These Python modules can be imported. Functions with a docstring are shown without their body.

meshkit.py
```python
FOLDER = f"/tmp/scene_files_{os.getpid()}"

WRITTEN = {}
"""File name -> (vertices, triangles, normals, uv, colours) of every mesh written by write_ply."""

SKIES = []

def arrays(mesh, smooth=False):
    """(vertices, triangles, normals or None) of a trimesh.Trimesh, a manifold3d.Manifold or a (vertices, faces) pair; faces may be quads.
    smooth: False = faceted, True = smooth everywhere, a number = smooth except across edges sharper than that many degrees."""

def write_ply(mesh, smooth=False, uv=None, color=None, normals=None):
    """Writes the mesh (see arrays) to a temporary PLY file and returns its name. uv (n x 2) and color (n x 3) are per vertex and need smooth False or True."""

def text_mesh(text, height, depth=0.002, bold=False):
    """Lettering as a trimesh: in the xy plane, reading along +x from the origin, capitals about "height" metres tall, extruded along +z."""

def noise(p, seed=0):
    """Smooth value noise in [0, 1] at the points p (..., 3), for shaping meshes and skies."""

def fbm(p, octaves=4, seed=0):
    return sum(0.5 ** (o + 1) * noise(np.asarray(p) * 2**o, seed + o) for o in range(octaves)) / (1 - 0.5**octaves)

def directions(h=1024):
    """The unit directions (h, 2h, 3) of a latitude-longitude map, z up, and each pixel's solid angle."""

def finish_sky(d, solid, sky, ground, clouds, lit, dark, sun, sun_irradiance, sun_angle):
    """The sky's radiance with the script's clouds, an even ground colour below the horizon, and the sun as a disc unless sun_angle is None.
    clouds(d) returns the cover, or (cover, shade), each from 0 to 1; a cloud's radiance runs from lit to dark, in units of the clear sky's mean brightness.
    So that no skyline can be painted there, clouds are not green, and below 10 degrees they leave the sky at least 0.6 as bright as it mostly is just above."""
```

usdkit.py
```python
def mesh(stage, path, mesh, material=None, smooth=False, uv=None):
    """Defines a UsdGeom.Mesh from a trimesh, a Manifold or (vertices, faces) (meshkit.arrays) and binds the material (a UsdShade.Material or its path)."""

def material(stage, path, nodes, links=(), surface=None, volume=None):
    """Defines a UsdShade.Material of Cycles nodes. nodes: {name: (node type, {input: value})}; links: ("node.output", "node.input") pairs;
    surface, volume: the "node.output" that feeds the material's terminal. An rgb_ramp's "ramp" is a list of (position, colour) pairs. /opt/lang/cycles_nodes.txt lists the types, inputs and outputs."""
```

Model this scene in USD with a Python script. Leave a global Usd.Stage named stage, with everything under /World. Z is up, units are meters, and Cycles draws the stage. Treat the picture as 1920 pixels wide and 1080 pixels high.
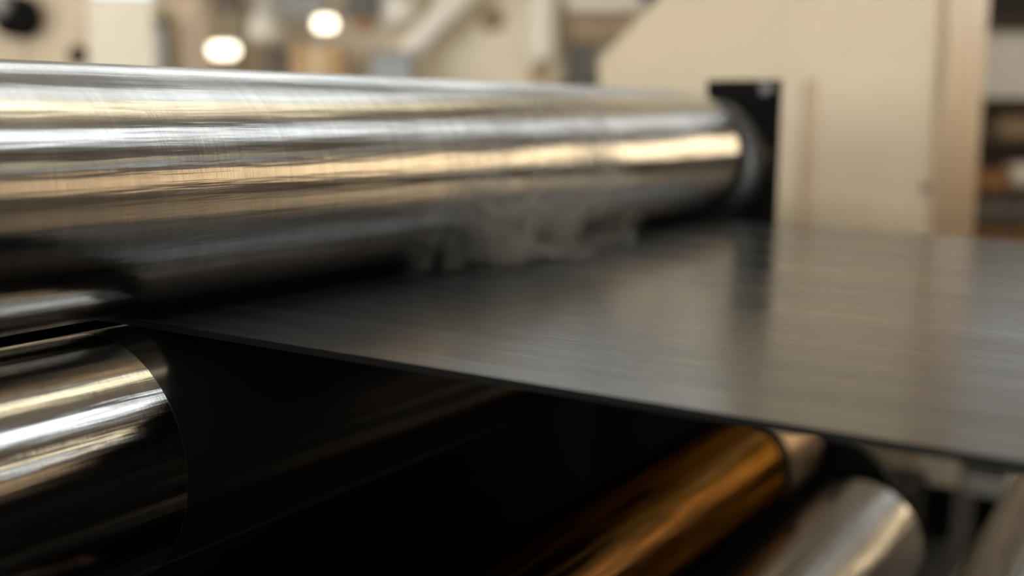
import math, random
import numpy as np, trimesh, manifold3d as m3, usdkit, meshkit
from shapely.geometry import Polygon, Point, box
from pxr import Usd, UsdGeom, UsdShade, Gf, Sdf

random.seed(7)
rng = np.random.default_rng(7)
stage = Usd.Stage.CreateInMemory()
UsdGeom.SetStageUpAxis(stage, 'Z')
UsdGeom.SetStageMetersPerUnit(stage, 1.0)
W = UsdGeom.Xform.Define(stage, '/World')
UsdGeom.Scope.Define(stage, '/World/Looks')
Z0 = 1.45                                   # height of the strip above the floor

# ------------------------------------------------------------------ camera, exposure
PITCH, YAW, ROLL, FPX = .1511, .5548, .0088, 2188.26
CX, CZ = 1.5326, .3329 + Z0
EXPOSURE = 0.5
d = np.array([-math.sin(YAW) * math.cos(PITCH), math.cos(YAW) * math.cos(PITCH), -math.sin(PITCH)])
r = np.cross(d, [0, 0, 1]); r /= np.linalg.norm(r); u = np.cross(r, d)
r, u = math.cos(ROLL) * r + math.sin(ROLL) * u, math.cos(ROLL) * u - math.sin(ROLL) * r
cam = UsdGeom.Camera.Define(stage, '/World/camera')
cam.AddTransformOp().Set(Gf.Matrix4d(*r, 0, *u, 0, *(-d), 0, CX, 0, CZ, 1))
cam.CreateHorizontalApertureAttr(36.0)
cam.CreateFocalLengthAttr(FPX / 1920 * 36)
cam.CreateFStopAttr(0.98)
cam.CreateFocusDistanceAttr(1.78)
cam.CreateExposureAttr(EXPOSURE)
cam.CreateClippingRangeAttr((0.02, 500))

# strengths of the hall's lamps (ceiling panels, warm lamps, lit windows)
COOL, WARM, FRONT, DAY = 1.7, 2.6, 5.5, 8.2

# ------------------------------------------------------------------ materials
LK = '/World/Looks/'
def mat(name, col, rough=.5, metal=0., var=.0, scale=6., bump=0., bscale=40., coat=0., spec=.5):
    """principled paint or metal with a little wear: mottled tone, fine relief"""
    c = np.array(col, float)
    n = {'p': ('principled_bsdf', {'base_color': tuple(c), 'roughness': rough, 'metallic': metal, 'coat_weight': coat, 'specular_ior_level': spec})}
    l = []
    if var:
        n['tc'] = ('texture_coordinate', {})
        n['nz'] = ('noise_texture', {'scale': scale, 'detail': 5.0, 'roughness': .6})
        n['rp'] = ('rgb_ramp', {'ramp': [(.25, tuple(c * (1 - var))), (.75, tuple(np.minimum(c * (1 + var), .98)))]})
        l += [('tc.object', 'nz.vector'), ('nz.fac', 'rp.fac'), ('rp.color', 'p.base_color')]
    if bump:
        n['tc2'] = ('texture_coordinate', {})
        n['nb'] = ('noise_texture', {'scale': bscale, 'detail': 3.0})
        n['bp'] = ('bump', {'strength': bump, 'distance': .01})
        l += [('tc2.object', 'nb.vector'), ('nb.fac', 'bp.height'), ('bp.normal', 'p.normal')]
    return usdkit.material(stage, LK + name, n, l, surface='p.BSDF')

def emit(name, col, k):
    return usdkit.material(stage, LK + name, {'e': ('emission', {'color': col, 'strength': k})}, [], surface='e.emission')

def roller_metal(name, R, col=(.66, .665, .66), r0=.17, r1=.27, aniso=.85, streak=1.0, worn=None, tint=(1, 1, 1)):
    """ground steel: grinding lines run round the roller (object axis y), in patches; slight long waviness"""
    n = {
        'tc': ('texture_coordinate', {}), 'sx': ('separate_xyz', {}),
        'zz': ('math', {'math_type': 'subtract', 'value2': R}),
        'an': ('math', {'math_type': 'arctan2'}),
        'v1': ('combine_xyz', {}), 'v2': ('combine_xyz', {}), 'v3': ('combine_xyz', {}),
        'a1': ('math', {'math_type': 'multiply', 'value2': 1.2}), 'y1': ('math', {'math_type': 'multiply', 'value2': 420.0}),
        'a2': ('math', {'math_type': 'multiply', 'value2': 9.0}), 'y2': ('math', {'math_type': 'multiply', 'value2': 2.2}),
        'a3': ('math', {'math_type': 'multiply', 'value2': 22.0}), 'y3': ('math', {'math_type': 'multiply', 'value2': 1.1}),
        'grind': ('noise_texture', {'scale': 1.0, 'detail': 4.0, 'roughness': .7}),
        'patch': ('noise_texture', {'scale': 1.0, 'detail': 3.0}),
        'wave': ('noise_texture', {'scale': 1.0, 'detail': 4.0, 'roughness': .55}),
        'pr': ('map_range', {'from_min': .38, 'from_max': .68, 'to_min': 0.0, 'to_max': 1.0, 'clamp': True}),
        'gp': ('math', {'math_type': 'multiply'}),
        'gb': ('math', {'math_type': 'multiply', 'value2': 1.6 * streak}), 'y4': ('math', {'math_type': 'multiply', 'value2': 17.0}), 'v4': ('combine_xyz', {'x': .37}), 'ring': ('noise_texture', {'scale': 1.0, 'detail': 3.0, 'roughness': .75}), 'rgm': ('map_range', {'from_min': .36, 'from_max': .6, 'to_min': .86, 'to_max': 1.0, 'clamp': True}), 'cm': ('mix', {'mix_type': 'multiply', 'fac': 1.0}),
        'ra': ('math', {'math_type': 'multiply_add', 'value2': r1 - r0, 'value3': r0}),
        'wv': ('math', {'math_type': 'multiply', 'value2': .5 * streak}),
        'hs': ('math', {'math_type': 'add'}),
        'bp': ('bump', {'strength': .10 * streak, 'distance': .004}),
        'tg': ('tangent', {'direction_type': 'radial', 'axis': 'y'}),
        'cr': ('rgb_ramp', {'ramp': [(.3, tuple(np.array(col) * .86)), (.7, tuple(np.array(col) * 1.06))]}),
        'p': ('principled_bsdf', {'metallic': 1.0, 'specular_tint': tint, 'anisotropic': aniso, 'anisotropic_rotation': .25}),
    }
    l = [('tc.object', 'sx.vector'), ('sx.z', 'zz.value1'), ('zz.value', 'an.value1'), ('sx.x', 'an.value2'),
         ('an.value', 'a1.value1'), ('an.value', 'a2.value1'), ('an.value', 'a3.value1'),
         ('sx.y', 'y1.value1'), ('sx.y', 'y2.value1'), ('sx.y', 'y3.value1'),
         ('a1.value', 'v1.x'), ('y1.value', 'v1.y'), ('a2.value', 'v2.x'), ('y2.value', 'v2.y'), ('a3.value', 'v3.x'), ('y3.value', 'v3.y'),
         ('v1.vector', 'grind.vector'), ('v2.vector', 'patch.vector'), ('v3.vector', 'wave.vector'),
         ('patch.fac', 'pr.value'), ('pr.result', 'gp.value1'), ('grind.fac', 'gp.value2'),
         ('gp.value', 'ra.value1'), ('ra.value', 'p.roughness'),
         ('wave.fac', 'wv.value1'), ('wv.value', 'hs.value1'), ('gp.value', 'gb.value1'), ('gb.value', 'hs.value2'), ('sx.y', 'y4.value1'), ('y4.value', 'v4.y'), ('v4.vector', 'ring.vector'), ('ring.fac', 'rgm.value'), ('cr.color', 'cm.color1'), ('rgm.result', 'cm.color2'), ('hs.value', 'bp.height'), ('bp.normal', 'p.normal'),
         ('tg.tangent', 'p.tangent'), ('grind.fac', 'cr.fac'), ('cm.color', 'p.base_color')]
    if worn:                                       # the far part of the face is ground matter: (y from, y to, extra roughness)
        n['wr'] = ('map_range', {'range_type': 'smoothstep', 'from_min': worn[0], 'from_max': worn[1], 'to_min': 0.0, 'to_max': worn[2], 'clamp': True})
        n['ad'] = ('math', {'math_type': 'add'})
        l = [q for q in l if q[1] != 'p.roughness'] + [('sx.y', 'wr.value'), ('wr.result', 'ad.value1'), ('ra.value', 'ad.value2'), ('ad.value', 'p.roughness')]
    return usdkit.material(stage, LK + name, n, l, surface='p.BSDF')

def strip_material():
    n = {
        'tc': ('texture_coordinate', {}), 'mp': ('mapping', {'scale': (1.3, 75.0, 1.0)}), 'mq': ('mapping', {'scale': (.5, 9.0, 1.0)}),
        'n1': ('noise_texture', {'scale': 1.0, 'detail': 5.0, 'roughness': .65}), 'n2': ('noise_texture', {'scale': 1.0, 'detail': 4.0}),
        'rr': ('map_range', {'from_min': .3, 'from_max': .7, 'to_min': .15, 'to_max': .26, 'clamp': True}),
        'cr': ('rgb_ramp', {'ramp': [(.3, (.018, .022, .026)), (.7, (.036, .041, .045))]}),
        'bp': ('bump', {'strength': .14, 'distance': .004}), 'ad': ('math', {'math_type': 'add'}),
        'p': ('principled_bsdf', {'ior': 1.68, 'specular_ior_level': .5}),
    }
    l = [('tc.object', 'mp.vector'), ('tc.object', 'mq.vector'), ('mp.vector', 'n1.vector'), ('mq.vector', 'n2.vector'),
         ('n2.fac', 'rr.value'), ('rr.result', 'p.roughness'), ('n1.fac', 'cr.fac'), ('cr.color', 'p.base_color'),
         ('n1.fac', 'bp.height'), ('bp.normal', 'p.normal')]
    return usdkit.material(stage, LK + 'rolled_strip', n, l, surface='p.BSDF')

M = {
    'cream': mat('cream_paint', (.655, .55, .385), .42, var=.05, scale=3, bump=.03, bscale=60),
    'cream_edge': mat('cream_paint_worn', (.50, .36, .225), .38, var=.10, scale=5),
    'groove': mat('groove_paint', (.60, .46, .30), .5, var=.06),
    'black': mat('black_grease', (.008, .008, .008), .5, var=.2),
    'bearing': mat('bearing_steel', (.06, .06, .06), .36, metal=.8, var=.2, scale=12),
    'steel': mat('turned_steel', (.45, .44, .42), .3, metal=1., var=.1, scale=10),
    'strip': strip_material(),
    'floor': mat('floor_concrete', (.02, .019, .018), .45, var=.2, scale=1.2, bump=.05, bscale=15),
    'ceiling': mat('ceiling_boards', (.62, .58, .52), .8, var=.08, scale=.7),
    'wall': mat('wall_plaster', (.72, .65, .53), .75, var=.08, scale=.8),
    'wall_brown': mat('wall_brown', (.15, .11, .075), .7, var=.12, scale=.7),
    'frame': mat('window_metal', (.22, .19, .16), .5),
    'lamp_body': mat('lamp_body', (.5, .5, .48), .4),
    'tan': mat('tan_enamel', (.70, .56, .38), .45, var=.08, scale=3),
    'pale': mat('pale_enamel', (.86, .78, .61), .4, var=.04, scale=3),
    'pale_grey': mat('pale_grey_enamel', (.86, .82, .73), .4, var=.05, scale=4),
    'brown': mat('brown_enamel', (.34, .25, .16), .5, var=.1),
    'dark_brown': mat('dark_brown', (.10, .075, .05), .5, var=.15),
    'card': mat('cardboard', (.56, .37, .19), .8, var=.08, scale=9),
    'orange': mat('orange_brown', (.36, .17, .06), .5, var=.15),
    'grey': mat('grey_enamel', (.27, .265, .25), .45, var=.08),
    'dark_grey': mat('dark_grey_enamel', (.11, .11, .10), .5, var=.12),
    'blue_grey': mat('blue_grey_enamel', (.36, .39, .40), .45, var=.06),
    'white': mat('white_board', (.72, .72, .68), .6, var=.03),
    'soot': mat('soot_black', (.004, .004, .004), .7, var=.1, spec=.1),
    'sleeve': mat('rubber_sleeve', (.008, .008, .008), .18, var=.15, scale=8, spec=.6),
    'matt_black': mat('matt_black', (.008, .008, .008), .5),
    'cool_light': emit('cool_diffuser', (.96, 1.0, 1.0), COOL),
    'dim_light': emit('dim_diffuser', (.96, 1.0, .99), COOL * .78),
    'sky_light': emit('skylight_diffuser', (.96, 1.0, .99), COOL * 1.15),
    'warm_light': emit('warm_diffuser', (1.0, .84, .56), WARM),
    'front_light': emit('front_diffuser', (1.0, .95, .86), FRONT),
    'bulb': emit('warm_bulb', (1.0, .88, .66), 3.6),
    'far_day': emit('far_daylight_pane', (.95, 1.0, 1.0), 1.5),
    'day': emit('daylight_pane', (1.0, .97, .91), DAY),
    'lit_tan': emit('lit_window_tan', (1.0, .66, .36), .75),
    'lit_warm': emit('lit_window_warm', (1.0, .70, .38), 2.1),
    'lit_bright': emit('lit_window_bright', (1.0, .78, .50), 5.2),
    'upper': roller_metal('ground_roller_steel', .20, aniso=.97, r0=.15, r1=.26, worn=(.0, .9, .06)),
    'lower': roller_metal('ground_lower_steel', .197, r0=.09, r1=.18, aniso=.6),
    'dark_guide': roller_metal('dark_guide_steel', .15, col=(.105, .064, .038), tint=(.60, .45, .34), r0=.13, r1=.30, aniso=.3, streak=1.6),
    'collar_steel': mat('collar_steel', (.22, .15, .09), .4, metal=1.0, var=.3, scale=14),
    'guide': roller_metal('worn_guide_steel', .15, col=(.25, .24, .23), r0=.26, r1=.58, aniso=.2, streak=1.5),
}

# ------------------------------------------------------------------ prim helpers
used = {}
def numbered(parent, name):
    k = used.get((parent, name), 0); used[(parent, name)] = k + 1
    return f'{parent}/{name}' + (f'_{k:03d}' if k else '')
def tag(prim, label=None, cat=None, group=None, kind=None):
    for k, v in (('label', label), ('category', cat), ('group', group), ('kind', kind)):
        if v: prim.SetCustomDataByKey(k, v)
    return prim
def thing(name, label, cat, loc=(0, 0, 0), rotz=0, group=None, kind=None):
    x = UsdGeom.Xform.Define(stage, numbered('/World', name))
    x.AddTranslateOp().Set(Gf.Vec3d(*map(float, loc))); x.AddRotateZOp().Set(float(rotz))
    return tag(x.GetPrim(), label, cat, group, kind)
def part(parent, name, mesh, m, smooth=30, label=None):
    o = usdkit.mesh(stage, numbered(str(parent.GetPath()) if parent else '/World', name), mesh, M[m] if isinstance(m, str) else m, smooth=smooth)
    return tag(o.GetPrim(), label)
def struct(name, mesh, m):
    o = part(None, name, mesh, m, smooth=False); return tag(o, kind='structure')
def dup(root, loc, rotz=0, label=None, group=None):
    was = root.GetCustomData()
    name = root.GetName()
    o = thing(name, label or was['label'], was['category'], loc, rotz, group or was.get('group'))
    o.GetReferences().AddInternalReference(root.GetPath()); o.SetInstanceable(True)
    return o

# ------------------------------------------------------------------ mesh helpers
def bx(x0, x1, y0, y1, z0, z1, b=.0):
    """box, with chamfered edges if b"""
    if not b:
        m = trimesh.creation.box([x1 - x0, y1 - y0, z1 - z0]); m.apply_translation([(x0 + x1) / 2, (y0 + y1) / 2, (z0 + z1) / 2]); return m
    p = []
    for sx in (0, 1):
        for sy in (0, 1):
            for sz in (0, 1):
                c = np.array([(x0, x1)[sx], (y0, y1)[sy], (z0, z1)[sz]], float); s = np.array([1 - 2 * sx, 1 - 2 * sy, 1 - 2 * sz]) * b
                for k in range(3):
                    q = c + s; q[k] = c[k]; p.append(q)
    return trimesh.convex.convex_hull(np.array(p))
def sbox(x0, x1, z0, z1): return box(x0, z0, x1, z1)
def cat(*ms): return trimesh.util.concatenate(ms)
def lathe(profile, n=128, axis='y'):
    """profile: (position along the axis, radius); closed where the radius is 0"""
    pr = np.array(profile, float); th = np.arange(n) * 2 * np.pi / n
    V = np.stack([np.outer(pr[:, 1], np.cos(th)), np.repeat(pr[:, :1], n, 1), np.outer(pr[:, 1], np.sin(th))], -1).reshape(-1, 3)
    i, j = np.meshgrid(np.arange(len(pr) - 1), np.arange(n), indexing='ij'); k = (j + 1) % n
    q = np.stack([i * n + j, (i + 1) * n + j, (i + 1) * n + k, i * n + k], -1).reshape(-1, 4)
    f = np.vstack([q[:, [0, 1, 2]], q[:, [0, 2, 3]]])
    m = trimesh.Trimesh(V, f, process=False)
    m.merge_vertices(); m.update_faces(m.nondegenerate_faces()); m.remove_unreferenced_vertices()
    if m.volume < 0: m.invert()
    if axis == 'z': m.apply_transform(trimesh.transformations.rotation_matrix(np.pi / 2, [1, 0, 0]))
    if axis == 'x': m.apply_transform(trimesh.transformations.rotation_matrix(-np.pi / 2, [0, 0, 1]))
    return m
def mv(m, x=0, y=0, z=0): m.apply_translation([x, y, z]); return m
def cyl(a, b, rad, n=32):
    m = trimesh.creation.cylinder(radius=rad, segment=[a, b], sections=n); return m
def tube(pts, rad, n=16):
    """smooth tube through the points"""
    pts = np.array(pts, float); return cat(*[cyl(pts[i], pts[i + 1], rad, n) for i in range(len(pts) - 1)], *[mv(trimesh.creation.icosphere(2, rad), *p) for p in pts[1:-1]])
def plate_xz(poly, y0, y1, holes=()):
    """a shapely polygon in the x-z plane, extruded along y"""
    ring = lambda p: np.array(p.exterior.coords)[:-1]
    fill = lambda p: m3.CrossSection([ring(p)], m3.FillRule.EvenOdd)
    cs = fill(poly)
    for q in holes: cs = cs - fill(q)
    v, f, _ = meshkit.arrays(cs.extrude(y1 - y0))
    m = trimesh.Trimesh(v, f)
    T = np.array([[1, 0, 0, 0], [0, 0, 1, y0], [0, 1, 0, 0], [0, 0, 0, 1.]])
    m.apply_transform(T); m.invert() if m.volume < 0 else None
    return m

# ------------------------------------------------------------------ the hall
X0, X1, Y0, Y1, ZC = -10.0, 4.6, -8.0, 20.0, Z0 + 4.15
struct('floor', bx(X0 - .2, X1 + .2, Y0 - .2, Y1 + .2, -.15, 0), 'floor')
struct('ceiling', bx(X0 - .2, X1 + .2, Y0 - .2, Y1 + .2, ZC, ZC + .15), 'ceiling')
struct('wall_left', bx(X0 - .2, X0, Y0 - .2, Y1 + .2, 0, ZC), 'wall')
struct('wall_back', bx(X0, X1, Y1, Y1 + .2, 0, ZC), 'wall')
struct('wall_front', bx(X0, X1, Y0 - .2, Y0, 0, ZC), 'wall')
WIN = [(3.7, 6.3, Z0 + .62, Z0 + 1.72, 'lit_tan'), (6.9, 10.9, Z0 + .66, Z0 + 2.0, 'lit_warm'), (11.6, 17.4, Z0 + .05, Z0 + 2.75, 'lit_bright')]
wm = m3.Manifold.cube([.2, Y1 - Y0 + .4, ZC]).translate([X1, Y0 - .2, 0])
for a, b, lo, hi, _ in WIN:
    wm = wm - m3.Manifold.cube([.4, b - a, hi - lo]).translate([X1 - .1, a, lo])
struct('wall_right', wm, 'wall_brown')
FW = [(-8.6, -5.0), (-4.4, -.8), (-.2, 3.8)]
for k, (a, b) in enumerate(FW, 4):
    w = stage.DefinePrim(f'/World/window_{k}', 'Xform'); tag(w, kind='structure')
    lo, hi, t, y = .9, 3.7, .07, Y0
    part(w, 'window_frame', cat(bx(a, a + t, y + .0, y + .08, lo, hi), bx(b - t, b, y, y + .08, lo, hi), bx(a + t, b - t, y, y + .08, lo, lo + t), bx(a + t, b - t, y, y + .08, hi - t, hi)), 'frame', False)
    n = 3; wd = (b - a - 2 * t) / n
    for i in range(n):
        part(w, 'pane', bx(a + t + i * wd + .03, a + t + (i + 1) * wd - .03, y + .02, y + .04, lo + t, hi - t), 'day', False)
        if i: part(w, 'mullion', bx(a + t + i * wd - .03, a + t + i * wd + .03, y, y + .06, lo + t, hi - t), 'frame', False)
for k, (a, b, lo, hi, m) in enumerate(WIN, 1):
    w = stage.DefinePrim(f'/World/window_{k}', 'Xform'); tag(w, kind='structure')
    t = .05
    part(w, 'window_frame', cat(bx(X1, X1 + .12, a, a + t, lo, hi), bx(X1, X1 + .12, b - t, b, lo, hi), bx(X1, X1 + .12, a + t, b - t, lo, lo + t), bx(X1, X1 + .12, a + t, b - t, hi - t, hi)), 'frame', False)
    n = max(2, round((b - a) / 1.3)); wd = (b - a - 2 * t) / n
    for i in range(n):
        part(w, 'pane', bx(X1 + .07, X1 + .09, a + t + i * wd + .012, a + t + (i + 1) * wd - .012, lo + t, hi - t), m, False)
        if i: part(w, 'mullion', bx(X1 + .03, X1 + .11, a + t + i * wd - .012, a + t + i * wd + .012, lo + t, hi - t), 'frame', False)

w = stage.DefinePrim('/World/window_7', 'Xform'); tag(w, kind='structure')
a, b, lo, hi, t = -2.6, 4.3, 2.9, 5.3, .07
part(w, 'window_frame', cat(bx(a, a + t, Y1 - .08, Y1, lo, hi), bx(b - t, b, Y1 - .08, Y1, lo, hi), bx(a + t, b - t, Y1 - .08, Y1, lo, lo + t), bx(a + t, b - t, Y1 - .08, Y1, hi - t, hi)), 'frame', False)
wd = (b - a - 2 * t) / 4
for i in range(4):
    part(w, 'pane', bx(a + t + i * wd + .03, a + t + (i + 1) * wd - .03, Y1 - .04, Y1 - .02, lo + t, hi - t), 'far_day', False)
    if i: part(w, 'mullion', bx(a + t + i * wd - .03, a + t + i * wd + .03, Y1 - .06, Y1, lo, hi), 'frame', False)
def ceiling_lamp(name, label, cat_, xc, yc, wd, ln, m, group=None, drop=.22):
    t = thing(name, label, cat_, (xc, yc, ZC - drop), 0, group)
    part(t, 'housing', cat(bx(-wd / 2 - .03, wd / 2 + .03, -ln / 2 - .03, ln / 2 + .03, .06, drop - .012, .01), bx(-wd / 2 - .03, -wd / 2, -ln / 2 - .03, ln / 2 + .03, 0, .06), bx(wd / 2, wd / 2 + .03, -ln / 2 - .03, ln / 2 + .03, 0, .06),
                            bx(-wd / 2, wd / 2, -ln / 2 - .03, -ln / 2, 0, .06), bx(-wd / 2, wd / 2, ln / 2, ln / 2 + .03, 0, .06)), 'lamp_body', False)
    part(t, 'diffuser', bx(-wd / 2, wd / 2, -ln / 2, ln / 2, .01, .055), m, False)
    return t
ORD = ['first', 'second', 'third', 'fourth', 'fifth', 'sixth', 'seventh', 'eighth']
def lamp_row(name, label, xs, w, m, group, ln=1.9):
    first = None
    for k, (x, y) in enumerate(xs):
        if first is None: first = ceiling_lamp(name, label + ', nearest the near end', 'ceiling lamp', x, y, w, ln, m, group)
        else: dup(first, (x, y, ZC - .22), 0, f'{label}, {ORD[k]} from the near end')
lamp_row('ceiling_light_panel', 'wide white ceiling light panel in the row over the right aisle', [(2.85, 4.2 + 2.2 * i) for i in range(7)], .95, 'cool_light', 'white light panels over the right aisle', 2.1)
lamp_row('ceiling_light_strip', 'soft white ceiling light over the polished upper roller', [(-.42, 1.6 + 2.05 * i) for i in range(3)], .95, 'dim_light', 'white lights over the upper roller', 2.0)
lamp_row('warm_ceiling_lamp', 'warm yellow ceiling lamp over the strip', [(.62, 1.8 + 1.95 * i) for i in range(3)], .50, 'warm_light', 'warm lamps over the strip', 1.9)
lamp_row('skylight_panel', 'broad white ceiling light over the second machine line', [(-4.4, 4.6 + 2.6 * i) for i in range(4)], 2.3, 'sky_light', 'broad lights over the second line', 2.4)
lamp_row('high_bay_lamp', 'strong ceiling lamp over the near end of the hall', [(x, y) for x in (-2.2, .6, 3.2) for y in (-5.5, -2.6)], .9, 'front_light', 'strong lamps at the near end', 1.5)
for (z, h, y, ln, m, lab) in ((Z0 + 2.78, .10, 4.75, 2.6, 'warm_light', 'thin warm tube lamp along the right wall above the first window'), (Z0 + 2.25, .14, 4.6, 2.2, 'dim_light', 'thin white tube lamp on the right wall just above the window')):
    t = thing('wall_tube_lamp', lab, 'wall lamp', (X1, y, z))
    part(t, 'bracket', bx(-.05, 0, -ln / 2, ln / 2, -.03, h + .03), 'lamp_body', False)
    part(t, 'tube', bx(-.09, -.05, -ln / 2 + .05, ln / 2 - .05, 0, h, .015), m, False)

# ------------------------------------------------------------------ the rollers
YF = 3.4956
def roller(name, label, x, zc, R, y0, y1, m, neck, y_end, edge=.012, near=None):
    ym = (y0 + y1) / 2
    t = thing(name, label, 'roller', (x, ym, zc - R))
    h = (y1 - y0) / 2; e = edge
    part(t, 'barrel', mv(lathe([(-h, 0), (-h, R - e), (-h + e * .3, R - e * .3), (-h + e, R), (h - e, R), (h - e * .3, R - e * .3), (h, R - e), (h, 0)], 256), 0, 0, R), m)
    part(t, 'shaft', mv(lathe([(h - .002, 0), (h - .002, neck), (y_end - ym, neck), (y_end - ym, 0)], 64), 0, 0, R), 'steel')
    yn = near if near is not None else y0 - .3
    part(t, 'shaft', mv(lathe([(yn - ym, 0), (yn - ym, neck), (-h + .002, neck), (-h + .002, 0)], 64), 0, 0, R), 'steel')
    return t
RL = .197; T = .011; XL = .06
upper = roller('steel_roller', 'polished upper steel roller pressing on the dark strip, its ground face full of bright bands', 0, Z0 + .20, .20, .72, YF, 'upper', .10, 3.88, .006, .3)
lower = roller('steel_roller', 'polished lower steel roller under the strip, directly below the upper one', XL, Z0 - T - RL - .0006, RL, .72, YF, 'lower', .10, 3.88, .006, .3)

ym = (.72 + YF) / 2
part(lower, 'rubber_sleeve', mv(lathe([(1.157 - ym, RL - .02), (1.157 - ym, RL + .0004), (YF - .004 - ym, RL + .0004), (YF - .004 - ym, RL - .02)], 256), 0, 0, RL), 'sleeve', 30, 'black rubber sleeve')
AX, AZ, AR = .396, Z0 - .66, .152
t = thing('guide_roller', 'dark guide roller with an orange streak and a stepped collar, under the strip', 'roller', (AX, 2.2, AZ - AR))
def loc(p): return [(y - 2.2, q) for y, q in p]
part(t, 'barrel', mv(lathe(loc([(1.12, 0), (1.12, AR - .008), (1.128, AR), (3.005, AR), (3.03, AR - .006), (3.035, AR - .03), (3.035, 0)]), 160), 0, 0, AR), 'dark_guide')
part(t, 'groove_ring', mv(lathe(loc([(3.03, 0), (3.03, AR - .03), (3.075, AR - .03), (3.075, 0)]), 96), 0, 0, AR), 'black')
part(t, 'collar', mv(lathe(loc([(3.07, 0), (3.07, AR - .02), (3.085, AR), (3.36, AR), (3.39, AR - .03), (3.39, 0)]), 128), 0, 0, AR), 'collar_steel')
part(t, 'shaft', mv(lathe(loc([(3.385, 0), (3.385, .05), (3.62, .05), (3.62, 0)]), 48), 0, 0, AR), 'steel')
part(t, 'shaft', mv(lathe(loc([(.98, 0), (.98, .05), (1.125, .05), (1.125, 0)]), 48), 0, 0, AR), 'steel')
roller('guide_roller', 'worn grey guide roller with a bright streak, lowest under the right part of the strip', .665, Z0 - .922, .185, 1.12, 3.4, 'guide', .05, 3.60, .03, .98)
roller('guide_roller', 'grey guide roller at the lower right corner, nearest the camera', 1.20, Z0 - .725, .14, 1.12, 3.4, 'guide', .05, 3.60, .03, .98)

# ------------------------------------------------------------------ the strip
s = math.tan(-.0084)
xs = np.array([-1.6, -.3, 0, .3, .8, 1.4, 1.9, 2.4]); ys = [1.232, 3.45]
prof = [(x, Z0 + min(0, s * x) * (x > 0)) for x in xs]
def run(sec):                                  # a closed y-z section swept along the strip
    V = np.array([[x, y, z + dz] for x, z in prof for y, dz in sec]); nS = len(sec); F = []
    for i in range(len(prof) - 1):
        for j in range(nS):
            k = (j + 1) % nS; a, b, c2, d2 = i * nS + j, i * nS + k, (i + 1) * nS + k, (i + 1) * nS + j
            F += [[a, b, c2], [a, c2, d2]]
    for base, flip in ((0, 0), ((len(prof) - 1) * nS, 1)):
        for j in range(1, nS - 1): F.append([base, base + j, base + j + 1] if flip else [base, base + j + 1, base + j])
    m = trimesh.Trimesh(V, F, process=False)
    if m.volume < 0: m.invert()
    return m
e = .0012
t = thing('metal_strip', 'broad dark grey strip with fine lengthwise streaks running out from between the rollers', 'metal strip')
part(t, 'sheet', run([(ys[0] + .003, -T), (ys[0] + .003, 0), (ys[1] - .003, 0), (ys[1] - .003, -T)]), 'strip', False)
part(t, 'cut_edge', run([(ys[0] + .003, -T), (ys[0], -T + .001), (ys[0], -.002), (ys[0] + .003, -.0002)]), 'soot', False, 'dark cut edge')
part(t, 'cut_edge', run([(ys[1] - .003, -T), (ys[1] - .003, -.0002), (ys[1], -.002), (ys[1], -T + .001)]), 'soot', False, 'dark cut edge')

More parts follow.
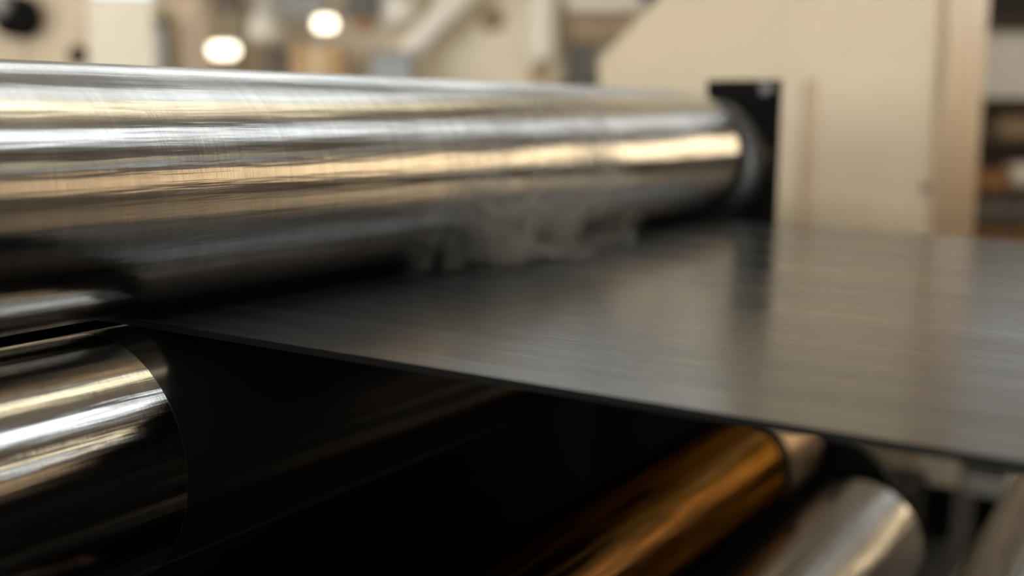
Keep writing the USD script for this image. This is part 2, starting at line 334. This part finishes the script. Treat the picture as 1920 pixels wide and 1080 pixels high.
# ------------------------------------------------------------------ dark roll stand at the far ends of the rollers
SY = 3.56
sd = thing('roll_stand', 'black roll stand at the far ends of the rollers, with a grey bearing ring', 'roll stand', (.1, SY, 0))
def sp(name, m, mt, smooth=30): return part(sd, name, mv(m, -.1, -SY, 0), mt, smooth)
sp('chock', plate_xz(Polygon([(-.26, Z0 - .40), (.262, Z0 - .40), (.262, Z0 + .437), (.014, Z0 + .437), (.014, Z0 + .36), (-.26, Z0 + .36)]), SY + .10, SY + .125, [Point(0, Z0 + .2).buffer(.102), Point(XL, Z0 - T - RL).buffer(.102)]), 'soot')
sp('lower_body', bx(-.35, .46, SY + .04, SY + .34, 0, Z0 - .40, .008), 'soot', False)
sp('lower_body', bx(.46, .745, SY + .04, SY + .34, 0, Z0 - .84, .008), 'soot', False)
sp('bearing_cover', mv(lathe([(SY - .03, 0), (SY - .03, .285), (SY - .015, .305), (SY + .04, .305), (SY + .04, 0)], 96), .45, 0, Z0 - .95), 'soot')
for xc, zc, rr in ((.032, Z0 + .165, .215), (XL, Z0 - T - RL, .145)):
    sp('bearing_ring', mv(lathe([(SY + .03, .101), (SY + .03, rr - .06), (SY + .045, rr - .02), (SY + .06, rr - .004), (SY + .075, rr), (SY + .11, rr), (SY + .11, .101), (SY + .03, .101)], 96), xc, 0, zc), 'bearing')
sp('lug_bolt', mv(lathe([(SY + .06, 0), (SY + .06, .02), (SY + .065, .027), (SY + .11, .027), (SY + .11, 0)], 24), .230, 0, Z0 + .408), 'bearing')

# ------------------------------------------------------------------ large cream housing behind it
HX0, HX1, HY0, HY1 = -1.09, .474, 5.0, 5.9
HB = Z0 - 1.225; HT = Z0 + 2.1
outline = Polygon([(HX0, HB), (HX1 - .055, HB), (HX1 - .055, HT), (HX0 + 1.092 * (HT - Z0 - .575), HT), (HX0, Z0 + .575)])
h = thing('machine_housing', 'large cream painted machine housing with a cut off corner, behind the ends of the rollers', 'machine housing', ((HX0 + HX1) / 2, HY0, 0))
ox, oy = (HX0 + HX1) / 2, HY0
def hp(name, m, mt, smooth=30, label=None): return part(h, name, mv(m, -ox, -oy, 0), mt, smooth, label)
hp('front_plate', plate_xz(outline, HY0, HY0 + .05, [sbox(-.093, -.022, Z0 - .9, Z0 + .47)]), 'cream', 30)
c0 = HX1 - .055
qc = [(c0, HY0)] + [(c0 + .055 * math.sin(a), HY0 + .055 - .055 * math.cos(a)) for a in np.linspace(0, math.pi / 2, 9)] + [(c0, HY0 + .055)]
ext = trimesh.creation.extrude_polygon(Polygon(qc), HT - HB, engine='earcut'); ext.apply_translation([0, 0, HB])
hp('corner_moulding', ext, 'cream', 40)
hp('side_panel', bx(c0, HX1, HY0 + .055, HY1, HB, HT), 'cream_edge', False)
hp('side_panel', bx(HX0, HX0 + .05, HY0 + .05, HY1, HB, Z0 + .57), 'cream', False)
hp('back_panel', plate_xz(outline, HY1 - .05, HY1), 'cream', False)
hp('groove_back', bx(-.10, -.015, HY0 + .012, HY0 + .02, Z0 - .9, Z0 + .47), 'groove', False)
hp('plinth', bx(HX0 + .05, HX1 - .03, HY0 + .001, HY1 - .05, 0, HB), 'soot', False)
bo = hp('bolt', mv(lathe([(-.025, 0), (-.025, .017), (0, .019), (.002, .019), (.002, 0)], 12), c0 + .02, HY0 + .004, Z0 + .03), 'dark_brown')
hp('trim_strip', bx(HX1, HX1 + .004, HY0 + .08, HY0 + .24, Z0 + .37, Z0 + .70, .001), 'cream', False)
hp('foot_block', bx(c0 + .057, .645, HY0, HY0 + .04, HB, Z0 - .85, .006), 'pale', False)
hp('foot_plinth', bx(HX1 - .03, .62, HY0 + .01, HY0 + .04, 0, HB), 'soot', False)
t = thing('steel_channel', 'short grey steel channel beside the foot of the cream housing, low at the right', 'steel channel', (.745, 5.06, 0))
part(t, 'web', bx(-.085, .085, -.03, .10, Z0 - 1.165, Z0 - .98, .004), 'dark_grey', False)
part(t, 'flange', bx(-.085, .095, -.05, .12, Z0 - 1.24, Z0 - 1.165, .004), 'lamp_body', False)
part(t, 'leg', bx(-.04, .04, 0, .06, 0, Z0 - 1.24), 'soot', False)

# near side supports, outside the frame
t = thing('near_roll_stand', 'cream near side stand carrying the upper and lower rollers, beside the camera', 'machine housing', (0, .42, 0))
part(t, 'stand_plate', plate_xz(sbox(-.30, .28, 0, Z0 + .5), -.1, .1, [Point(0, Z0 + .2).buffer(.102), Point(XL, Z0 - T - RL).buffer(.102)]), 'cream', 30)
part(t, 'foot', bx(-.4, .38, -.16, .16, 0, .04, .006), 'black', False)
t = thing('roller_bracket', 'black bracket plate holding the near ends of the guide rollers', 'bracket', (.8, 1.02, 0))
m = plate_xz(sbox(.2, 1.36, 0, Z0 - .52), -.04, .04, [Point(x, z).buffer(.052) for x, z in ((AX, AZ), (.665, Z0 - .922), (1.20, Z0 - .725))]); mv(m, -.8); part(t, 'bracket_plate', m, 'matt_black', 30)
t = thing('bearing_pedestal', 'black bearing pedestal at the far end of the right guide roller', 'bracket', (1.20, 3.56, 0))
m = plate_xz(sbox(-.09, .09, 0, Z0 - .62), -.05, .05, [Point(0, Z0 - .725).buffer(.052)]); part(t, 'pedestal', m, 'matt_black', 30)
part(t, 'pedestal_foot', bx(-.14, .14, -.1, .1, 0, .03, .004), 'matt_black', False)
t = thing('outfeed_table', 'black outfeed table carrying the far right end of the strip, out of the picture', 'table', (2.2, 2.35, 0))
part(t, 'table_top', bx(-.28, .28, -1.15, 1.15, Z0 - .08, Z0 - .032, .006), 'matt_black', False)
part(t, 'skirt', bx(-.25, -.22, -1.1, 1.1, .12, Z0 - .08), 'matt_black', False)
for x in (-.2, .2):
    for y in (-1.05, 1.05): part(t, 'leg', bx(x - .03, x + .03, y - .03, y + .03, 0, Z0 - .08), 'matt_black', False)
# black guard behind the lower roller
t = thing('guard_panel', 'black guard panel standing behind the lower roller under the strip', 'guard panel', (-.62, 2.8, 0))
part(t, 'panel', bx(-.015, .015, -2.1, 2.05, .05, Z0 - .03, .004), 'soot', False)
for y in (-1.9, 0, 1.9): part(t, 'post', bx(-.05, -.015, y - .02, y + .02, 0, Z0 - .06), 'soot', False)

# ------------------------------------------------------------------ second machine line, 8 m from the camera
UX, UY = .8493, .5279                         # along the line; the line stands at 32 degrees to the rollers
LO = np.array([1.5326 - .5208 * 8, .8403 * 8]); LA = math.degrees(math.atan2(UY, UX))
def L(s_, t_=0, z=0):
    return (LO[0] + UX * s_ - UY * t_, LO[1] + UY * s_ + UX * t_, z)     # s along, t away from the camera
def bg(name, label, cat_, s_, t_=0, z=0, group=None): return thing(name, label, cat_, L(s_, t_, z), LA, group)

t = bg('tan_cabinet', 'tan machine cabinet at the far left behind the black motor', 'cabinet', -3.24)
part(t, 'body', bx(-.42, .41, 0, .6, .08, 3.1, .02), 'tan', False)
part(t, 'plinth', bx(-.40, .39, .02, .58, 0, .08), 'matt_black', False)
part(t, 'door_seam', bx(-.02, -.005, -.004, .01, .2, 2.3), 'brown', False)
k = part(t, 'push_button', mv(lathe([(-.06, 0), (-.06, .045), (-.04, .06), (0, .06), (0, 0)], 32), .345, 0, 2.12), 'soot')
t = bg('fan_motor', 'black round motor with a grey end cap, top left in front of the tan cabinet', 'motor', -3.26, -.12, 2.365)
mb = part(t, 'motor_body', lathe([(-.05, 0), (-.05, .12), (-.03, .145), (.10, .145), (.12, .12), (.12, 0)], 64), 'soot')
part(mb, 'end_cap', mv(lathe([(-.11, 0), (-.11, .05), (-.09, .075), (-.05, .08), (-.05, 0)], 48), -.07, 0, .06), 'grey')
t = bg('pale_cabinet', 'pale cream cabinet with a white lamp box on top, left in the background', 'cabinet', -2.57, -.12)
part(t, 'body', bx(-.23, .23, 0, .5, .08, 2.47, .02), 'pale', False)
part(t, 'plinth', bx(-.21, .21, .02, .48, 0, .08), 'matt_black', False)
dr = part(t, 'door', bx(-.21, .21, -.008, 0, .12, 2.44, .003), 'pale', False); part(dr, 'handle', cyl([.17, -.03, 1.5], [.17, -.03, 1.8], .012), 'dark_grey'); part(dr, 'hinge', cyl([-.2, -.012, 1.9], [-.2, -.012, 2.0], .01), 'grey')
t = bg('beacon_light', 'white light box on top of the pale cream cabinet', 'lamp', -2.60, -.12, 2.47)
part(t, 'base', bx(-.19, .19, .02, .3, 0, .03, .005), 'lamp_body', False)
part(t, 'diffuser', bx(-.17, .17, .03, .28, .03, .18, .02), 'dim_light', False)
t = bg('valve_pipe', 'thin grey standpipe with a round valve, right of the pale cabinet', 'pipe', -2.31, -.1)
part(t, 'pipe', cyl([0, 0, 0], [0, 0, 2.32], .028), 'blue_grey')
part(t, 'valve', mv(lathe([(-.03, 0), (-.03, .03), (-.02, .042), (.02, .042), (.03, .03), (.03, 0)], 32, 'z'), 0, 0, 2.33), 'dark_grey')
t = bg('tan_panel_machine', 'tan panelled machine between the standpipe and the brown column', 'machine', -2.222, .12)
part(t, 'body', bx(-.11, .12, 0, .6, 0, 2.9, .02), 'tan', False)
part(t, 'warning_lamp', bx(-.09, .03, -.02, 0, 2.5, 2.62, .008), 'card', False)
t = bg('steel_column', 'brown steel column right of the tan machine, left background', 'column', -2.04, .05)
part(t, 'flange', bx(-.06, .06, -.05, -.035, 0, 3.3), 'brown', False); part(t, 'web', bx(-.008, .008, -.035, .035, 0, 3.3), 'brown', False); part(t, 'flange', bx(-.06, .06, .035, .05, 0, 3.3), 'brown', False)
t = dup(t, L(1.08, .05, 0), LA, 'brown steel column hidden behind the cream housing')
t = bg('long_machine', 'long tan machine bed standing behind the upper roller', 'machine', -.75, .14)
part(t, 'bed', bx(-1.34, .12, 0, .8, .1, 1.9, .02), 'tan', False)
part(t, 'back_panel', bx(-1.36, .05, .8, .86, .1, 3.2, .01), 'wall', False)
for x in (-1.2, -.6, 0): part(t, 'foot', bx(x - .08, x + .08, .1, .7, 0, .1), 'matt_black', False)
t = bg('junction_box', 'dark brown junction box bracketed to the brown column at the top edge', 'box', -1.88, .0, 2.41)
part(t, 'box_body', bx(-.09, .08, -.06, .06, 0, .2, .012), 'dark_brown', False); part(t, 'arm', bx(-.17, -.09, -.02, .02, .08, .12), 'dark_brown', False)

ZR = 3.3
t = bg('cable_tray', 'broad grey cable tray on brown columns, above the upper edge of the picture', 'cable tray', -.5, .1, ZR)
part(t, 'tray_floor', bx(-1.62, 1.64, -.45, .5, 0, .012), 'grey', False)
for y in (-.45, .49): part(t, 'tray_side', bx(-1.62, 1.64, y, y + .01, .012, .10), 'grey', False)
def pendant(label, s_, t_, z, w):
    t = bg('pendant_lamp', label, 'lamp', s_, t_, z)
    part(t, 'bulb', lathe([(-w, 0), (-w * .96, .018), (-w * .8, .036), (-w * .5, .044), (w * .5, .044), (w * .8, .036), (w * .96, .018), (w, 0)], 32, 'x'), 'bulb')
    part(t, 'bulb_holder', mv(lathe([(.043, 0), (.043, .018), (.08, .014), (.085, 0)], 24, 'z')), 'brown')
    part(t, 'cord', cyl([0, 0, .08], [0, 0, ZR - z], .004, 8), 'dark_brown')
pendant('glowing warm lamp low over the roller, larger of the two', -1.87, -.25, 2.15, .095)
pendant('glowing warm lamp higher and right of the other, at the top middle', -1.222, -.2, 2.325, .072)
t = bg('vent_pipe', 'pale vertical ventilation pipe hanging between the two glowing lamps', 'pipe', -1.72, .3)
part(t, 'pipe', mv(lathe([(2.33, 0), (2.33, .10), (ZR, .10), (ZR, 0)], 48, 'z')), 'pale_grey'); part(t, 'collar', mv(lathe([(2.24, 0), (2.24, .11), (2.26, .13), (2.34, .13), (2.36, .11), (2.36, 0)], 48, 'z')), 'pale_grey')
t = bg('cross_beam', 'grey brown beam fixed to the ceiling rods left of the upper lamp', 'beam', -1.44, .2, 2.39)
part(t, 'beam', bx(-.17, .17, -.05, .05, 0, .16, .01), 'grey', False)
for x in (-.12, .12): part(t, 'rod', cyl([x, 0, .16], [x, 0, ZR - 2.39], .008, 8), 'grey')
t = bg('drive_box', 'small dark brown box on the machine bed left of the tan carton', 'box', -1.63, .15, 1.9)
part(t, 'box_body', bx(-.07, .07, 0, .15, 0, .29, .012), 'dark_brown', False); part(t, 'lid', bx(-.075, .075, -.005, .155, .29, .305, .004), 'brown', False)
t = bg('carton', 'orange tan cardboard carton on the machine bed below the upper lamp', 'carton', -1.34, .15, 1.9)
cb = part(t, 'carton_body', bx(-.17, .17, 0, .28, 0, .30, .006), 'card', False); part(cb, 'tape', bx(-.03, .03, -.002, .282, -.0, .302), 'tan', False)
t = bg('ceiling_motor', 'dark grey hoist block hanging right of the upper lamp at the top edge', 'hoist', -1.03, .2, 2.40)
part(t, 'hoist_body', bx(-.11, .10, -.08, .08, 0, .22, .02), 'dark_grey', False); hb = part(t, 'hook_block', bx(-.04, .07, -.04, .04, -.10, 0, .012), 'orange', False); part(t, 'rod', cyl([0, 0, .22], [0, 0, ZR - 2.40], .012, 8), 'grey')
t = bg('filter_drum', 'pale round filter drum on a stem behind the hoist block', 'drum', -.79, .3, 1.9)
part(t, 'stem', cyl([0, 0, 0], [0, 0, .46], .04), 'tan'); part(t, 'drum_body', mv(lathe([(.45, 0), (.45, .10), (.48, .135), (.62, .135), (.65, .10), (.65, 0)], 48, 'z')), 'pale_grey')
t = bg('gear_motor', 'blue grey domed gear motor on the machine bed, just above the roller', 'motor', -.80, .05, 1.9)
part(t, 'motor_body', lathe([(-.15, 0), (-.15, .20), (-.12, .262), (.12, .262), (.15, .20), (.15, 0)], 48, 'x').slice_plane([0, 0, 0], [0, 0, 1], cap=True), 'blue_grey'); part(t, 'mount', bx(-.17, .17, -.2, .2, 0, .03, .005), 'grey', False)
t = bg('air_duct', 'pale slanted air duct rising to the right from the blue grey motor', 'duct', -.52, .08, 1.86)
part(t, 'duct_pipe', tube([[-.20, 0, .30], [-.13, 0, .36], [.17, 0, .66], [.30, 0, .9], [.32, 0, ZR - 1.9]], .09, 32), 'pale_grey'); part(t, 'duct_flange', mv(lathe([(0, 0), (0, .11), (.02, .11), (.02, 0)], 32, 'z'), -.20, 0, .285), 'grey')
t = bg('cream_panel', 'cream machine panel with a round brown port, middle of the background', 'machine', -.10, .35)
part(t, 'panel_body', bx(-.46, .45, 0, .5, 0, 3.0, .02), 'pale', False)
part(t, 'port', mv(lathe([(-.02, 0), (-.02, .06), (-.015, .085), (.0, .09), (.0, 0)], 48), -.05, 0, 2.405), 'brown')
t = bg('pale_post', 'pale upright post with a rounded lower end, right of the round port', 'post', .19, .2)
part(t, 'post', mv(lathe([(2.10, 0), (2.105, .05), (2.14, .09), (2.2, .10), (ZR, .10), (ZR, 0)], 48, 'z')), 'pale_grey')
t = bg('knob_pedestal', 'tan pedestal with a brown knob below the pale post', 'pedestal', .17, .1)
part(t, 'pedestal', bx(-.1, .1, 0, .2, 0, 1.98, .01), 'tan', False); part(t, 'knob', mv(lathe([(1.98, 0), (1.98, .03), (2.0, .055), (2.06, .06), (2.09, .03), (2.09, 0)], 32, 'z'), 0, .05), 'brown')
t = bg('gantry', 'brown gantry box with a pale top rail, left of the cream housing', 'gantry', .57, .25)
part(t, 'gantry_box', bx(-.21, .26, 0, .3, 2.24, 2.46, .015), 'brown', False); part(t, 'top_rail', bx(-.21, .30, -.03, .33, 2.46, 2.56, .01), 'pale_grey', False)
part(t, 'column', bx(-.20, .0, .02, .28, 0, 2.24, .01), 'dark_grey', False); part(t, 'brace', cyl([.0, .1, 1.95], [.18, .1, 2.24], .03), 'dark_grey')
t = bg('top_box', 'dark box on the top rail of the gantry, at the upper edge', 'box', .92, .25, 2.50)
part(t, 'box_body', bx(-.09, .12, 0, .2, 0, .3, .012), 'dark_grey', False); part(t, 'bracket', bx(-.12, -.09, .05, .15, .0, .06), 'dark_grey', False)

# storage rack right of the housing
RS = 3.55
t = bg('storage_rack', 'dark storage rack behind the right edge of the cream housing', 'rack', RS, .0)
for x in (-.62, .62):
    for y in (0, .5): part(t, 'upright', bx(x - .025, x + .025, y - .025, y + .025, 0, 2.56), 'dark_grey', False)
for z in (.35, .90, 1.04, 1.25, 1.60, 1.86, 2.36): part(t, 'shelf', bx(-.64, .64, -.03, .53, z, z + .03), 'dark_brown', False)
part(t, 'back_sheet', bx(-.64, .64, .53, .54, 0, 2.56), 'dark_brown', False)
def on_rack(name, label, cat_, x, z): return bg(name, label, cat_, RS + x, .05, z)
t = on_rack('storage_case', 'black case on the top shelf of the rack', 'case', -.12, 2.39); part(t, 'case_body', bx(-.4, .4, 0, .35, 0, .20, .015), 'matt_black', False); part(t, 'case_lid', bx(-.405, .405, -.005, .355, .20, .23, .01), 'matt_black', False)
t = on_rack('white_carton', 'large white carton on the upper shelf of the rack', 'carton', -.12, 1.89); part(t, 'carton_body', bx(-.36, .42, -.02, .4, 0, .42, .008), 'white', False); part(t, 'carton_lid', bx(-.365, .425, -.025, .405, .42, .445, .005), 'white', False)
t = on_rack('tool_box', 'brown tool box on the middle shelf under the white carton', 'box', .05, 1.63); part(t, 'box_body', bx(-.3, .3, .02, .35, 0, .15, .01), 'brown', False); part(t, 'handle', bx(-.08, .08, .15, .19, .15, .18, .004), 'matt_black', False)
t = on_rack('paper_roll', 'pale grey roll lying on the shelf beside an orange box', 'roll', .10, 1.28); part(t, 'roll_body', mv(lathe([(-.24, .03), (-.24, .09), (.24, .09), (.24, .03), (-.24, .03)], 40, 'x'), 0, .1, .09), 'pale_grey')
part(t, 'core', mv(lathe([(-.25, 0), (-.25, .03), (.25, .03), (.25, 0)], 24, 'x'), 0, .1, .09), 'brown')
t = on_rack('parts_bin', 'orange brown parts bin left of the grey roll', 'bin', -.28, 1.28); part(t, 'bin_body', bx(-.10, .10, 0, .3, 0, .12, .008), 'orange', False); part(t, 'bin_lip', bx(-.105, .105, -.008, 0, .08, .125, .003), 'orange', False)
for k, (x, lab) in enumerate(((-.26, 'left grey pipe roll on the lower shelf of the rack'), (.02, 'right grey pipe roll on the lower shelf of the rack'))):
    t = on_rack('cable_drum', lab, 'roll', x, 1.07); part(t, 'drum_body', mv(lathe([(-.13, 0), (-.13, .075), (.13, .075), (.13, 0)], 40, 'x'), 0, .1, .075), 'grey'); part(t, 'drum_flange', mv(lathe([(-.135, 0), (-.135, .08), (-.125, .08), (-.125, 0)], 40, 'x'), 0, .1, .08), 'dark_grey')
t = on_rack('crate', 'low brown crate on the bottom shelf of the rack', 'crate', -.1, .93); part(t, 'crate_body', bx(-.4, .4, 0, .35, 0, .10, .008), 'orange', False); part(t, 'crate_rim', bx(-.405, .405, -.005, 0, .07, .105), 'brown', False)

# ------------------------------------------------------------------ steam at the nip (needs the rollers)
vn = {
    'tc': ('texture_coordinate', {}), 'm1': ('mapping', {'scale': (7.0, 5.0, 4.0)}),
    'n1': ('noise_texture', {'scale': 1.0, 'detail': 4.0, 'roughness': .6, 'distortion': 1.6}),
    'mr': ('map_range', {'from_min': .47, 'from_max': .72, 'to_min': 0.0, 'to_max': 1.0, 'clamp': True}),
    'm2': ('mapping', {'scale': (6.2, 2.0, 2.9)}), 'gr': ('gradient_texture', {'gradient_type': 'spherical'}),
    'ml': ('math', {'math_type': 'multiply'}), 'dn': ('math', {'math_type': 'multiply', 'value2': 40.0}),
    'v': ('principled_volume', {'color': (.92, .90, .86), 'anisotropy': .1}),
}
steam = usdkit.material(stage, LK + 'steam', vn, [('tc.object', 'm1.vector'), ('m1.vector', 'n1.vector'), ('n1.fac', 'mr.value'), ('tc.object', 'm2.vector'), ('m2.vector', 'gr.vector'),
      ('mr.result', 'ml.value1'), ('gr.fac', 'ml.value2'), ('ml.value', 'dn.value1'), ('dn.value', 'v.density')], volume='v.volume')
em = trimesh.creation.icosphere(4, 1.0); em.apply_scale([.162, .52, .35])
t = thing('steam', 'thin grey wisps of steam rising from the strip in front of the upper roller', 'steam', (.17, 2.3, Z0 + .06), 0, None, 'stuff')
half = trimesh.Trimesh(em.vertices, em.faces).slice_plane([0, 0, -.056], [0, 0, 1], cap=True)
part(t, 'wisps', half, steam, True)
